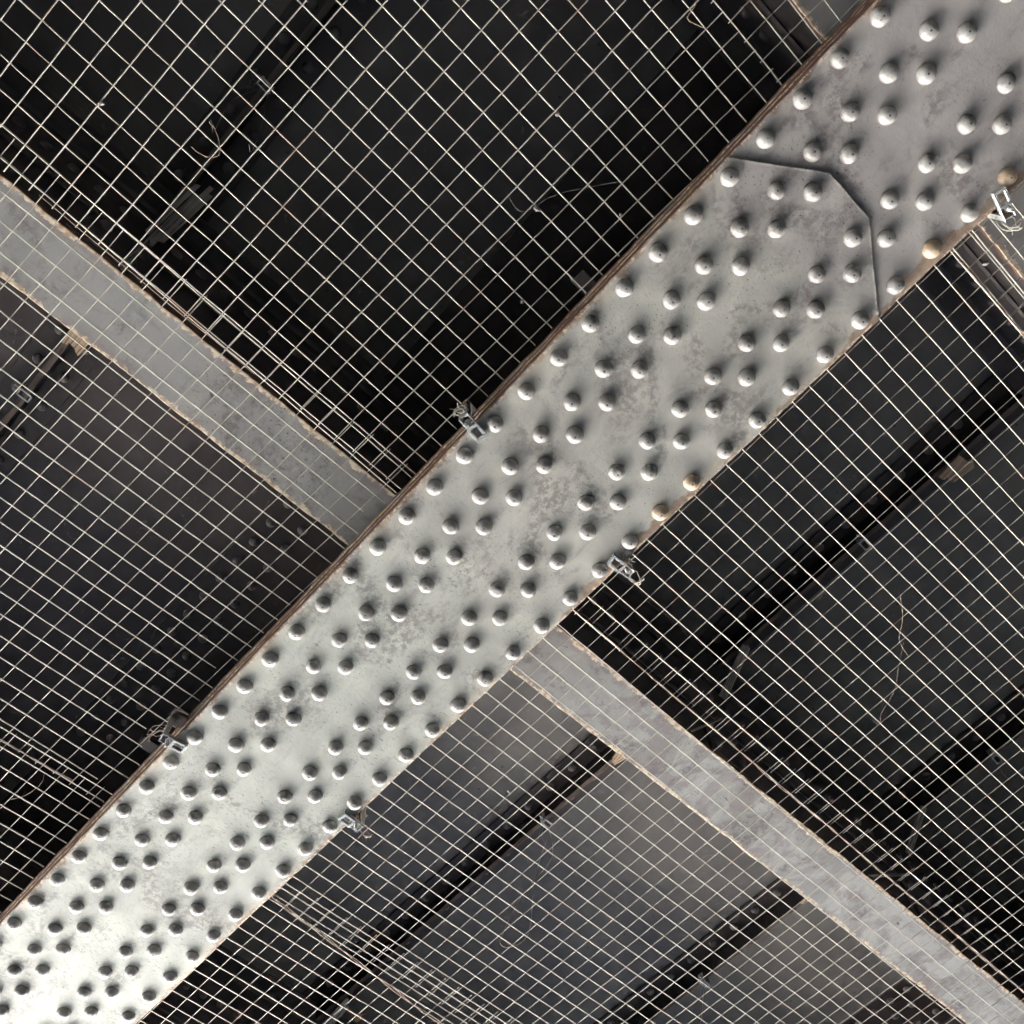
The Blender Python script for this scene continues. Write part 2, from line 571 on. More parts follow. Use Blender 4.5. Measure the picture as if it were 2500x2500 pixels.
# ------------------------------------------------------------------ ground and added light-blocking walls
m = MB()
m.add([(-160, -160, -3.62), (160, -160, -3.62), (160, 160, -3.62), (-160, 160, -3.62)], [(0, 1, 2, 3)])
struct(link('ground', m.mesh('ground', [MAT['ground']])), 'pale gravel ground below and beside the bridge')
m = MB()
m.box(-10.0, 11.2, -6.5, -5.7, -3.6, 1.1, b=.03)  # unseen wall added to keep light off the left side
tag(link('light_block_wall', m.mesh('light_block_wall', [MAT['wall']])), 'unseen stone wall added to shade the left side of the bridge', 'wall')
m = MB()
m.box(-34.0, -10.02, -6.4, -5.75, -3.6, -1.9, b=.03)  # low wall added out of view to limit the sunlit ground
tag(link('low_light_block_wall', m.mesh('low_light_block_wall', [MAT['wall']])), 'low unseen stone wall added to shade ground beyond the left wall', 'wall')
m = MB()
m.add([(-9.7, -5.69, -3.612), (10.39, -5.69, -3.612), (10.39, 12.5, -3.612), (-9.7, 12.5, -3.612)], [(0, 1, 2, 3)])  # dark sheet added out of view to weaken bounced fill light
struct(link('soil', m.mesh('soil', [MAT['soil']])), 'dark soil sheet added under the bridge to cut bounced light')
m = MB()
m.box(10.4, 11.2, -5.69, 14, -3.6, 1.1, b=.03)  # closing wall added so no light leaks in from behind
tag(link('light_block_wall', m.mesh('light_block_wall', [MAT['wall']])), 'unseen stone wall added to keep light out of the far end', 'wall')

m = MB()
m.box(-4.6, 10.39, 12.55, 13.3, -3.6, 1.1, b=.03)  # wall added out of view to shut out blue sky light
tag(link('light_block_wall', m.mesh('light_block_wall', [MAT['wall']])), 'unseen stone wall added to keep sky light out on the right side', 'wall')

# ------------------------------------------------------------------ bridge deck
BEAMS = [-9.7, -8.3, -6.8, -5.3, -3.72, -1.505, .021, 1.52, 3.03, 4.54, 6.05, 7.56, 9.07]
RIBS = [-5.34, -4.23, -2.01, -.888, 1.385, 2.447, 4.66, 5.77, 8.0, 9.1]
GIRD = [-3.12, .215, 3.55, 6.89, 10.2]
deck = struct(thing('bridge_deck', 'steel plated bridge deck seen from below', 'deck'))
del deck['category']
m = MB()
m.box(X_END, 10.3, -5.65, 12.5, ZD + .025, ZD + .30)  # solid block added above the plates against light leaks
link('deck_leak_block', m.mesh('deck_leak_block', [MAT['wall']]), deck)
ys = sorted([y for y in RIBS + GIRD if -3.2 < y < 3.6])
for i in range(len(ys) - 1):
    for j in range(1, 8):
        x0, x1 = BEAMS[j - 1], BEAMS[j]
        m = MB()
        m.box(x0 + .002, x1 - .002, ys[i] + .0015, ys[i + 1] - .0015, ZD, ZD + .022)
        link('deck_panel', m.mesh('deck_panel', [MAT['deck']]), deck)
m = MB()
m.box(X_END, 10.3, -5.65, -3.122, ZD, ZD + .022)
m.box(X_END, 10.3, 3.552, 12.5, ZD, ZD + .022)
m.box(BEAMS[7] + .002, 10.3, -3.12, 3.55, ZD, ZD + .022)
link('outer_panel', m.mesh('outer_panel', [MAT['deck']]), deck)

# ------------------------------------------------------------------ main girders
COLS = [(0.000, 0.0), (.0905, .5), (.1488, 0.0), (.2818, 0.0), (.3378, .5), (.4290, 0.0)]
def bow(x):
    return .0048 * max(-.4, 1 - ((x + 1.35) / 1.25) ** 2)

COVER_X = [(-.374, -.028), (-.261, .128), (-.250, .148), (-.251, .279), (-.371, .462)]

def girder(yc, label, full):
    t = thing('main_girder', label, 'girder', (0, yc, 0), 'parallel main girders of the bridge')
    y0, y1 = -.243, .247
    S = lambda P: [(x, y - .215) for x, y in P]
    T0 = -.0
    if full:
        # lowest layer: long cover plate with clipped end; the next layer shows beyond it
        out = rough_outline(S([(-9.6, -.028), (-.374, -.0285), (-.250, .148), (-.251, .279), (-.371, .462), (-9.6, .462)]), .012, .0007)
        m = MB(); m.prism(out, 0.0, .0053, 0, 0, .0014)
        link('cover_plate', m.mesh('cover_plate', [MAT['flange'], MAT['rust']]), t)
    lay = [(.0056, .0305, .0), (.031, .0475, .0016), (.048, .0665, -.0012), (.067, .0845, .0008)]
    xe = 10.2
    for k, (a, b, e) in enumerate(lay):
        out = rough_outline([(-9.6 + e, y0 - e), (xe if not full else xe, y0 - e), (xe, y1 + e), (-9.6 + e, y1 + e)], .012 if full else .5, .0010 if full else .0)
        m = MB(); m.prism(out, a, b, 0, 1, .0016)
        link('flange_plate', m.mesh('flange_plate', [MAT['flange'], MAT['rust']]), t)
    m = MB(); m.box(-9.6, xe, -.009, .009, .085, ZD - .015)
    link('web_plate', m.mesh('web_plate', [MAT['steel']]), t)
    for s in (-1, 1):
        m = MB()
        m.box(-9.6, xe, *sorted((s * .0095, s * .12)), .085, .10)
        m.box(-9.6, xe, *sorted((s * .0095, s * .0245)), .1005, .22)
        link('bottom_angle', m.mesh('bottom_angle', [MAT['steel']]), t)
    m = MB(); m.box(-9.6, xe, -.348, .348, ZD - .0145, ZD - .001, b=.002)
    link('top_plate', m.mesh('top_plate', [MAT['rib']]), t)
    return t

g1 = girder(.215, 'riveted light grey girder running diagonally across the picture', True)
# flange rivets, one part each
for ci, (cy, ph) in enumerate(COLS):
    for i in range(-3, 36):
        x = .0005 - (i + ph) * .1
        if ci in (2,) and i > 35: continue
        y = cy + bow(x) + random.gauss(0, .0007)
        x += random.gauss(0, .0009)
        # picture margins: keep what the camera can see and a little more
        if x > .34 - .3 * (0) and x > .32: continue
        on_cover = x < -.372 or (y > .13 and y < .30 and x < -.262) or (x < -.25 - .35 * max(0, .13 - y) - .0 and False)
        if not on_cover:
            # edge of the clipped cover plate
            if y <= .148: lim = -.374 + (y + .028) / .176 * .124
            elif y <= .279: lim = -.2505
            else: lim = -.251 - (y - .279) / .183 * .120
            on_cover = x < lim
        z = 0.0 if on_cover else .0056
        st = ci == 5 and i in (0, 2, 9, 10)
        o = link('rivet', RIV_ST if st else random.choice(RIVS), g1, (x, y - .215, z + .0004), (random.gauss(0, .03), random.gauss(0, .03), random.uniform(0, 6.28)), random.gauss(1, .02))
        if st: o['label'] = 'ochre stained rivet'
for x in [(-1.93 - k * .09) for k in range(0, 14)]:
    for yy in (-.305, -.212):
        link('rivet', RIV_D, g1, (x + (.045 if yy > -.3 else 0), yy, ZD - .0145))
girder(-3.12, 'girder outside the picture on the left, parallel to the riveted grey one', False)
g3 = girder(3.55, 'dark girder at the lower right corner, only its riveted top edge in view', False)
for k in range(0, 14):
    for j, yy in enumerate((-.30, -.21, -.09, -.02)):
        link('rivet', RIV_D, g3, (-1.60 - k * .09 + (.045 if j % 2 else 0), yy, ZD - .0145))
# small steel tabs that stick out beside the flange
for (x, z, L, lab) in ((-.752, .12, .035, 'small square steel tab beside the girder edge, near the top of the picture'),
                  (-2.40, .13, .035, 'small dark steel lug between two girder clamps on the left edge')):
    m = MB(); m.box(x - .018, x + .018, -.028 - L, .02, z, z + .008, b=.002)
    m.box(x - .018, x - .010, -.028 - L, .02, z + .0082, z + .05, b=.002)
    o = tag(link('steel_lug', m.mesh('steel_lug', [MAT['steel']])), lab, 'bracket')

# ------------------------------------------------------------------ cross beams
def cross_beam(xc, label, spans, name='cross_beam', flange_bright=True):
    t = thing(name, label, 'beam', (xc, 0, 0), 'cross beams under the deck')
    Y0, Y1 = -5.6, 12.0
    # the bottom flange passes above the girder flanges in lengths between the girders
    ends = [Y0] + GIRD + [Y1]
    for i in range(len(ends) - 1):
        a, b = ends[i] + .012, ends[i + 1] - .012
        inview = (-3.2 < a < 3.6)
        out = rough_outline([(-.0887, a), (.0887, a), (.0887, b), (-.0887, b)], .012 if inview else 1, .0012 if inview else 0)
        m = MB(); m.prism(out, .122, .140, 0, 1, .0018)
        link('bottom_flange', m.mesh('bottom_flange', [MAT['beam'], MAT['rust']]), t)
    m = MB(); m.box(-.006, .006, Y0, Y1, .1405, ZD - .001)
    link('web_plate', m.mesh('web_plate', [MAT['steel']]), t)
    for s in (-1, 1):
        m = MB()
        # L-shaped angle with rounded toe: profile in x-z swept along y
        P = [(.0065, .60), (.012, .592), (.018, .600), (.0195, .612), (.0195, .862), (.028, .880), (.040, .884), (.100, .884), (.106, .889), (.104, .8985), (.0065, .8985)]
        P = [(s * px, pz) for px, pz in P]
        n = len(P)
        v = [(px, Y0, pz) for px, pz in P] + [(px, Y1, pz) for px, pz in P]
        m.add(v, [(i, (i + 1) % n, n + (i + 1) % n, n + i) for i in range(n)] + [tuple(range(n)), tuple(range(n, 2 * n))])
        link('top_angle', m.mesh('top_angle', [MAT['steel']]), t)
    for (s, ya, yb) in spans:
        for k in range(int((yb - ya) / .082)):
            y = ya + k * .082
            link('rivet', RIV_D, t, (s * .0195, y + random.gauss(0, .001), .735), (0, -s * math.pi / 2, 0), 1.08)
    # cleats that join the ribs to this beam, four rivets each
    for s in set(q[0] for q in spans):
        for ry in RIBS:
            if any(q[0] == s and q[1] - .3 < ry < q[2] + .3 for q in spans):
                m = MB()
                m.box(*sorted((s * .0065, s * .018)), ry - .095, ry + .095, .36, .588, b=.002)
                c = link('cleat', m.mesh('cleat', [MAT['steel']]), t)
                for yy in (-.055, .055):
                    for zz in (.42, .53):
                        link('rivet', RIV_D, c, (s * .018, ry + yy, zz), (0, -s * math.pi / 2, 0), 1.15)
    return t

cross_beam(-1.505, 'pale grey cross beam behind the wire mesh, crossing above the middle of the girder', [(1, -1.45, .05), (1, .42, 3.3)])
cross_beam(.021, 'grey cross beam touching the upper right corner behind the clamp', [(-1, -.5, .1), (-1, .44, 2.2)])
cross_beam(-3.72, 'dark cross beam at the lower left, only its riveted side in view', [(1, .42, 1.6)])
for xc, lab in ((-9.7, 'edge beam at the open side of the bridge, outside the picture'), (-8.3, 'beam directly behind the edge beam, outside the picture'), (-6.8, 'second beam behind the edge beam, outside the picture'), (-5.3, 'third beam behind the edge beam, outside the picture'), (1.52, 'first cross beam beyond the upper right corner, outside the picture'),
                (3.03, 'second cross beam beyond the upper right corner, outside the picture'), (4.54, 'third cross beam beyond the upper right corner, outside the picture'),
                (6.05, 'fourth cross beam beyond the upper right corner, outside the picture'), (7.56, 'fifth cross beam beyond the upper right corner, outside the picture'),
                (9.07, 'last cross beam before the added end wall, outside the picture')):
    cross_beam(xc, lab, [])

# ------------------------------------------------------------------ deck ribs
def rib(y, label, ranges):
    t = thing('deck_rib', label, 'rib', (0, y, 0), 'ribs stiffening the deck plates')
    segs = [b for b in BEAMS]
    for i in range(len(segs) - 1):
        a, b = segs[i] + .108, segs[i + 1] - .108
        view = -3.9 < a < 1.5 and -1.2 < y < 3
        m = MB()
        m.box(a, b, -.0885, -.0095, ZD - .0135, ZD - .0015, b=.0015)
        link('angle_leg', m.mesh('angle_leg', [MAT['rib']]), t)
        m = MB()
        m.box(a, b, .0095, .0885, ZD - .0135, ZD - .0015, b=.0015)
        link('angle_leg', m.mesh('angle_leg', [MAT['rib']]), t)
        out = rough_outline([(a, -.009), (b, -.009), (b, .009), (a, .009)], .015 if view else .6, .0006 if view else 0)
        m = MB()
        m.prism(out, .81, ZD - .002, 0, 1, .001)
        link('stem', m.mesh('stem', [MAT['stem'], MAT['stem_side']]), t)
    for s, xa, xb, ph in ranges:
        n = int((xb - xa) / .118)
        for k in range(n):
            x = xa + ph + k * .118
            link('rivet', RIV_D, t, (x + random.gauss(0, .001), s * .044, ZD - .0138))
    return t

rib(-.888, 'dark deck rib on the left half, crossing above the mesh left of the girder', [(1, -3.0, -1.66, .003), (-1, -3.0, -1.66, .003), (1, -1.37, -.4, .016), (-1, -1.37, -.4, .026)])
rib(1.385, 'deck rib nearest the girder on the right side, dark gap with rivets', [(-1, -3.5, -1.62, .01), (1, -3.5, -1.62, .03), (-1, -1.36, -.1, .02), (-1, .14, .6, .01)])
rib(2.447, 'deck rib farthest right, crossing the lower right corner', [(-1, -3.3, -1.62, .03), (-1, -1.36, -.1, .03)])
for y, lab in ((-2.01, 'deck rib outside the picture beyond the left edge'), 
               (-5.34, 'deck rib closest to the added left wall, outside the picture'), (-4.23, 'second deck rib from the added left wall, outside the picture'),
               (4.66, 'first deck rib past the lower right corner, outside the picture'), (5.77, 'second deck rib past the lower right corner, outside the picture'),
               (8.0, 'third deck rib past the lower right corner, outside the picture'), (9.1, 'outermost deck rib past the lower right corner, outside the picture')):
    rib(y, lab, [])

# ------------------------------------------------------------------ wire mesh panels
def sag(x, y):
    return .0004 * math.sin(x * 2.1 + y * 1.3) + .0003 * math.sin(x * 5.3 - y * 3.1)

def panel(label, vx, uy, vspan, uspan, vskew, uskew, v_front, dz=0.0, vend=None, uend=None, vref=0.0, rv=.0016, ru=.0012):
    """vx: x of the cross wires; uy: y of the length wires; spans give wire ends"""
    t = thing('mesh_panel', label, 'wire mesh', (sum(vx) / len(vx), (vspan[0] + vspan[1]) / 2, ZM), 'galvanised wire mesh panels')
    ox, oy = t.location.x, t.location.y
    off = .0014
    def wob():
        p = [random.uniform(0, 6.28) for _ in range(3)]
        return lambda q: .0007 * math.sin(q * 7 + p[0]) + .0004 * math.sin(q * 23 + p[1]) + .00025 * math.sin(q * 61 + p[2])
    for x in vx:
        m = MB(); wv = wob()
        a, b = vspan
        if vend: a, b = vend(x, a, b)
        a += random.uniform(-.002, .002); b += random.uniform(-.003, .003)
        n = max(4, int(abs(b - a) / .05))
        pts = []
        for k in range(n + 1):
            y = a + (b - a) * k / n
            xx = x + (vskew(x) if callable(vskew) else vskew) * (y - vref) + wv(y)
            pts.append((xx - ox, y - oy, sag(xx, y) + dz + (-off if v_front else off)))
        m.tube(pts, rv * random.uniform(.88, 1.08), 6)
        link('wire', m.mesh('wire', [MAT['wire']]), t)
    for y in uy:
        m = MB(); wv = wob()
        a, b = uspan
        if uend: a, b = uend(y, a, b)
        a += random.uniform(-.004, .004); b += random.uniform(-.004, .004)
        n = max(4, int(abs(b - a) / .05))
        pts = []
        for k in range(n + 1):
            x = a + (b - a) * k / n
            yy = y + uskew * (x - (vx[0] + vx[-1]) / 2) + wv(x)
            pts.append((x - ox, yy - oy, sag(x, yy) + dz + (off if v_front else -off)))
        m.tube(pts, ru * random.uniform(.88, 1.08), 6)
        link('wire', m.mesh('wire', [MAT['wire']]), t)
    return t

EL, ER = -.030, .460
def left_end(x, a, b):
    # a few cross wires stop short of the girder edge
    if -2.56 < x < -2.17: b -= random.choice((.0, .03, .055, .07))
    elif random.random() < .12: b -= .03
    return a, b
# upper left
ul_u = [-.449 + .0505 * n for n in range(9)] + [-.449 - .0546 * n for n in range(1, 25)]
panel('wire mesh panel filling the upper left of the picture', [-1.389 + .053 * k for k in range(0, 23)], [y for y in ul_u if y < -.03],
      (-1.75, EL), (-1.391, -.185), -.024, .045, False, 0, vref=-.5, ru=.0015)
# beyond its upper seam
panel('small wire mesh panel at the top edge left of the girder', [-.192 + .053 * k for k in range(0, 10)], [-.447 + .0515 * n for n in range(-12, 9) if -.447 + .0515 * n < -.03],
      (-1.1, EL), (-.194, .30), -.03, .03, False, .0005)
# lower left, between the seam beside the pale beam and the lower seam
panel('wire mesh panel at the left edge over the pale cross beam', [-1.3285 - .0527 * k for k in range(0, 25)], [-.614 + .0519 * n for n in range(-16, 12) if -.614 + .0519 * n < -.03],
      (-1.5, EL), (-2.60, -1.326), lambda x: -.010 + .016 * min(1, max(0, (-1.33 - x) / .5)), .0574, True, .0, vend=left_end, vref=-.5)
panel('wire mesh panel at the lower left corner beside the girder', [-2.553 - .0533 * k for k in range(0, 24)], [-.600 + .0522 * n for n in range(-14, 12) if -.600 + .0522 * n < -.03],
      (-1.4, EL), (-3.8, -2.552), .004, .03, True, -.004)
# right side
panel('small wire mesh panel in the upper right corner beyond the clamp', [-.151 + .0512 * k for k in range(0, 9)], [.5635 + .0532 * n for n in range(-2, 22)],
      (ER, 1.75), (-.153, .27), -.0, -.004, True, .003)
panel('large wire mesh panel on the right side over the dark deck', [-.668 - .0523 * k for k in range(-11, 14)], [.5665 + .0540 * n for n in range(-2, 50)],
      (ER, 3.2), (-1.352, -.09), lambda x: -.004 - .010 * max(0, (-.668 - x) / .68), -.0056, True, 0, vref=.6)
panel('wire mesh panel at the lower right over the pale beam and grey deck', [-1.2945 - .0536 * k for k in range(0, 25)], [.5576 + .0544 * n for n in range(-2, 50)],
      (ER, 3.2), (-2.582, -1.292), -.014, -.0047, True, .0, vref=.6)
panel('wire mesh panel along the bottom edge right of the girder', [-2.495 - .0533 * k for k in range(0, 26)], [.5590 + .0538 * n for n in range(-2, 36)],
      (ER, 2.4), (-3.85, -2.493), -.012, -.006, True, -.004)

# ------------------------------------------------------------------ tie wires laced along the seams
def lace(label, p0, p1, amp, twist, seed, r=.0011, strands=2, mat='tie', z=ZM - .004, droop=0.0):
    random.seed(seed)
    t = thing('tie_wire', label, 'wire', (p0[0], p0[1], z), 'rusty tie wires lacing the mesh')
    L = math.hypot(p1[0] - p0[0], p1[1] - p0[1])
    ux, uy = (p1[0] - p0[0]) / L, (p1[1] - p0[1]) / L
    for s in range(strands):
        ph = s * math.pi + random.uniform(-.4, .4)
        n = int(L / .012)
        pts = []
        a2 = random.uniform(0, 6)
        for k in range(n + 1):
            q = k / n * L
            e = amp * math.sin(q * twist + ph) * (.6 + .4 * math.sin(q * 5.1 + a2)) + amp * .7 * math.sin(q * 13 + a2)
            zz = amp * math.cos(q * twist + ph) - droop * math.sin(math.pi * q / L)
            pts.append((ux * q - uy * e, uy * q + ux * e, zz))
        m = MB(); m.tube(pts, r, 5)
        link('strand', m.mesh('strand', [MAT[mat]]), t)
    return t
lace('twisted rusty tie wire along the mesh seam from the girder to the lower right corner', (-1.345, .47), (-1.386, 3.1), .0024, 42, 11)
lace('pale tie wire along the mesh seam at the left edge above the pale beam', (-1.386, -1.0), (-1.392, -.45), .0012, 26, 13, .0008, 1)
lace('tangled dark tie wire on the lower seam right of the girder', (-2.56, .48), (-2.66, 1.5), .0035, 22, 15, .0014, 3, 'tie', ZM - .006, .01)
lace('thin rusty tie wire on the lower seam left of the girder', (-2.600, -.75), (-2.585, -.13), .0020, 30, 16, .0011, 2)
lace('loose rusty wire on the mesh at the right edge, below the clamp', (-.152, .54), (-.150, 1.1), .0022, 24, 17, .0013, 2)
random.seed(21)

def strand_thing(label, pts, r, mat='web', cat='thread', name='loose_thread', z=None):
    m = MB()
    P = [Vector(p) for p in pts]
    out = []
    for i in range(len(P) - 1):
        for k in range(6):
            t = k / 6
            a = P[max(i - 1, 0)]; b = P[i]; c = P[i + 1]; d = P[min(i + 2, len(P) - 1)]
            out.append(.5 * ((2 * b) + (-a + c) * t + (2 * a - 5 * b + 4 * c - d) * t * t + (-a + 3 * b - 3 * c + d) * t ** 3) + Vector([random.gauss(0, .0004) for _ in range(3)]))
    out.append(P[-1])
    m.tube(out, r, 5)
    return tag(link(name, m.mesh(name, [MAT[mat]])), label, cat)
strand_thing('curled dry stem caught in the mesh at the upper left', [(-1.035, -.835, .10), (-1.05, -.80, .085), (-1.075, -.78, .08), (-1.095, -.80, .082), (-1.10, -.83, .085)], .0008, 'tie')
strand_thing('thin thread drooping from the upper left rib clamp', [(-1.00, -.89, .77), (-1.05, -.90, .60), (-1.10, -.86, .40), (-1.06, -.84, .2), (-1.04, -.835, .10)], .0007)
strand_thing('second fine thread hanging beside the upper left rib clamp', [(-.99, -.87, .77), (-1.03, -.80, .50), (-1.06, -.76, .3), (-1.02, -.75, .10)], .0006)
strand_thing('dark looped wire hanging from the rib clamp below the pale beam', [(-2.275, 1.41, .78), (-2.33, 1.36, .55), (-2.36, 1.33, .30), (-2.31, 1.15, .12), (-2.25, 1.20, .3), (-2.262, 1.38, .6), (-2.272, 1.40, .78)], .0012, 'tie', 'wire', 'hanging_wire')
strand_thing('dark wire hanging from the rib clamp at the bottom edge', [(-2.45, 2.45, .78), (-2.54, 2.43, .55), (-2.58, 2.33, .35), (-2.60, 2.22, .14)], .0011, 'tie', 'wire', 'hanging_wire')
strand_thing('dry twig lying on the mesh in the right half', [(-.76, 1.10, ZM - .004), (-.80, 1.16, ZM - .006), (-.845, 1.205, ZM - .004), (-.86, 1.265, ZM - .004)], .0007, 'tie', 'twig', 'twig')
strand_thing('long thin root trailing over the right mesh', [(-.84, 1.22, ZM - .002), (-.90, 1.27, ZM - .006), (-.95, 1.32, ZM - .004), (-1.02, 1.35, ZM - .005), (-1.045, 1.375, ZM - .004), (-1.05, 1.345, ZM - .003)], .0005, 'tie', 'twig', 'twig')
strand_thing('fine cobweb thread near the upper edge of the girder', [(-.73, -.30, ZM - .004), (-.735, -.25, ZM - .006), (-.66, -.22, ZM - .002), (-.55, -.14, ZM + .002)], .0005)
strand_thing('bent wire end poking out of the mesh at the top, near the girder', [(-.19, -.30, ZM - .003), (-.215, -.27, ZM - .010), (-.245, -.262, ZM - .008), (-.23, -.22, ZM - .003)], .0011, 'tie', 'wire', 'bent_wire')
strand_thing('curling wire end hanging from the lower left mesh seam', [(-2.61, -.20, ZM - .003), (-2.64, -.19, ZM - .012), (-2.69, -.20, ZM - .016), (-2.73, -.22, ZM - .01)], .0009, 'tie', 'wire', 'bent_wire')

# small lumps of dirt and solder on the wires
def lump(label, x, y, r, mat='web'):
    m = MB()
    bm = bmesh.new()
    bmesh.ops.create_icosphere(bm, subdivisions=2, radius=r)
    for v in bm.verts:
        v.co *= 1 + random.gauss(0, .16)
        v.co.x *= 1.5
    m.add([v.co[:] for v in bm.verts], [[v.index for v in f.verts] for f in bm.faces], 0, True)
    bm.free()
    o = link('dirt_clump', m.mesh('dirt_clump', [MAT[mat]]), None, (x, y, ZM - .0015), (0, 0, random.uniform(0, 3)))
    return tag(o, label, 'debris')
def at(u, v, z=ZM):
    a, b = (u - 1250) / 2371.678, (v - 1250) / 2371.678
    d = Vector((R[0][0] * a + R[1][0] * b + R[2][0], R[0][1] * a + R[1][1] * b + R[2][1], R[0][2] * a + R[1][2] * b + R[2][2]))
    k = (z + 2.049382) / d.z
    return (-.673336 + d.x * k, -.502528 + d.y * k)
for (u, v, r, lab) in ((1361, 278, .004, 'dirt clump on a wire crossing near the top centre'),
                       (1311, 511, .0045, 'cobwebby dirt clump on a crossing left of the girder, upper half'),
                       (1275, 736, .0036, 'pale blob on a wire above the left girder clamp'),
                       (1516, 525, .0034, 'small dirt speck on a wire closest to the plate joint'),
                       (248, 252, .0042, 'dirt clump on a crossing in the upper left corner'),
                       (1242, 1930, .0042, 'white blob on the mesh below the girder, over the grey deck'),
                       (2192, 2255, .0034, 'pale drop of solder on the mesh over the lower right of the pale beam'),
                       (445, 1582, .003, 'small dirt speck on the mesh at the left, above the lower clamp'),
                       (2405, 163 + 480, .0042, 'dark knot where the loose rusty wire meets the right mesh')):
    x, y = at(u, v)
    lump(lab, x, y, r)

# ------------------------------------------------------------------ clamps on the girder edges
def ring_frame(m, x0, x1, y0, y1, z0, z1, w, mi=0):
    m.box(x0, x1, y0, y0 + w, z0, z1, mi, b=.0009)
    m.box(x0, x1, y1 - w, y1, z0, z1, mi, b=.0009)
    m.box(x0, x0 + w, y0 + w + .0002, y1 - w - .0002, z0, z1, mi, b=.0009)
    m.box(x1 - w, x1, y0 + w + .0002, y1 - w - .0002, z0, z1, mi, b=.0009)

def girder_clamp(x, side, label, rotz=0.0, variant=0):
    """side -1: left edge, +1: right edge; built with +y pointing inwards over the flange"""
    edge = -.0285 if side < 0 else .4615
    t = thing('girder_clamp', label, 'clamp', (x, edge, 0), 'mesh clamps gripping the girder edges', (0, 0, rotz + (0 if side < 0 else math.pi)))
    m = MB()
    ring_frame(m, -.0145, .0145, -.006, .034, -.0160, -.012, .0068)        # windowed jaw under the flange
    m.box(-.013, -.0105, -.020, .034, -.0118, -.0008, b=.0006)
    m.box(.0105, .013, -.020, .034, -.0118, -.0008, b=.0006)
    m.box(-.0102, .0102, .0300, .0335, -.0118, -.0015, b=.0006)
    link('jaw', m.mesh('jaw', [MAT['zinc']]), t)
    m = MB()
    m.box(-.013, -.0098, -.034, -.0205, -.0118, .100, b=.0008)
    m.box(.0098, .013, -.034, -.0205, -.0118, .100, b=.0008)
    m.box(-.0096, .0096, -.034, -.0308, -.0100, .100, b=.0006)
    link('side_bracket', m.mesh('side_bracket', [MAT['zinc']]), t)
    m = MB()
    m.box(-.013, .013, -.034, .028, .1005, .1035, b=.0006)
    link('top_plate', m.mesh('top_plate', [MAT['zinc']]), t)
    m = MB()
    m.tube([(-.004, -.014, -.030 + 0 * variant), (-.004, -.014, -.004), (-.004, -.014, .014)], .0042, 10)
    m.tube([(-.004, -.014, -.0065), (-.004, -.014, -.0005)], .0082, 6)
    for q in range(6):
        m.tube([(-.004 + .0043 * math.cos(a), -.014 + .0043 * math.sin(a), -.012 - q * .0027) for a in [k * math.pi / 4 for k in range(9)]], .0006, 4)
    link('bolt', m.mesh('bolt', [MAT['zinc']]), t)
    m = MB()
    rr = random.Random(int(x * 1000))
    for s in range(3):
        cx, cy = rr.uniform(-.006, .006), -.030 + rr.uniform(-.006, .004)
        ra = .012 + .004 * s
        pts = []
        for k in range(15):
            a = -2.4 + k * .38
            pts.append((cx + ra * math.cos(a) * .8 + rr.gauss(0, .0006), cy - .012 + ra * math.sin(a), -.004 + .006 * s + .030 * math.sin(a * .5) + rr.gauss(0, .001)))
        m.tube(pts, .0010, 5)
    m.tube([(.004, -.030, .01), (.010, -.044, -.004), (.006, -.056, -.012), (.012, -.066, -.016)], .0011, 5)
    m.tube([(-.006, -.030, .01), (-.012, -.044, .0), (-.004, -.058, -.010), (-.010, -.066, -.012)], .0011, 5)
    link('wire_loop', m.mesh('wire_loop', [MAT['tie'] if variant else MAT['wire']]), t)
    return t

girder_clamp(-1.137, -1, 'zinc clamp with wire loops on the left girder edge, mid picture', .12, 0)
girder_clamp(-2.243, -1, 'zinc clamp on the left girder edge near the lower left, dark lug behind it', -.15, 1)
girder_clamp(-1.158, 1, 'zinc clamp on the right girder edge above the pale beam', -.05, 0)
girder_clamp(-2.150, 1, 'zinc clamp with protruding bolt on the lower right girder edge', .05, 1)
girder_clamp(-.042, 1, 'zinc clamp at the right picture edge beside the ochre rivet', .22, 0)
# rounded steel lug behind the second clamp
m = MB()
pts = [(-.016, 0), (-.020, -.030), (-.014, -.052), (0, -.060), (.014, -.052), (.020, -.030), (.018, 0)]
m.prism([(a, b) for a, b in pts][::-1], 0, .010, 0, 0, .002)
tag(link('steel_lug', m.mesh('steel_lug', [MAT['rib']]), None, (-2.235, -.005, .062), (0, 0, .1)), 'rounded dark steel lug behind the lower left girder clamp', 'bracket')

# ------------------------------------------------------------------ clamps hanging on the ribs
def rib_clamp(x, y, label, rot=0.0, tails=True):
    t = thing('rib_clamp', label, 'clamp', (x, y, .795), 'small zinc clamps on the deck ribs', (0, 0, rot))
    m = MB()
    ring_frame(m, -.013, .013, -.020, .022, -.012, -.009, .0055)
    m.box(-.013, .013, -.020, -.0175, -.0088, .030, b=.0006)
    m.box(-.013, .013, .0195, .022, -.0088, .030, b=.0006)
    link('frame', m.mesh('frame', [MAT['zinc']]), t)
    m = MB()
    m.tube([(.004, -.040, .004), (.004, -.010, .004)], .0036, 8)
    m.tube([(.004, -.030, .004), (.004, -.0245, .004)], .0070, 6)
    link('bolt', m.mesh('bolt', [MAT['zinc']]), t)
    if tails:
        m = MB()
        rr = random.Random(int(x * 777))
        for s in (-1, 1):
            pts = [(s * .003, -.018, 0)]
            for k in range(6):
                q = pts[-1]
                pts.append((q[0] + rr.uniform(-.012, .004), q[1] + rr.uniform(-.006, .008), q[2] - rr.uniform(.01, .03)))
            m.tube(pts, .0008, 4)
        link('wire_tail', m.mesh('wire_tail', [MAT['web']]), t)
    return t
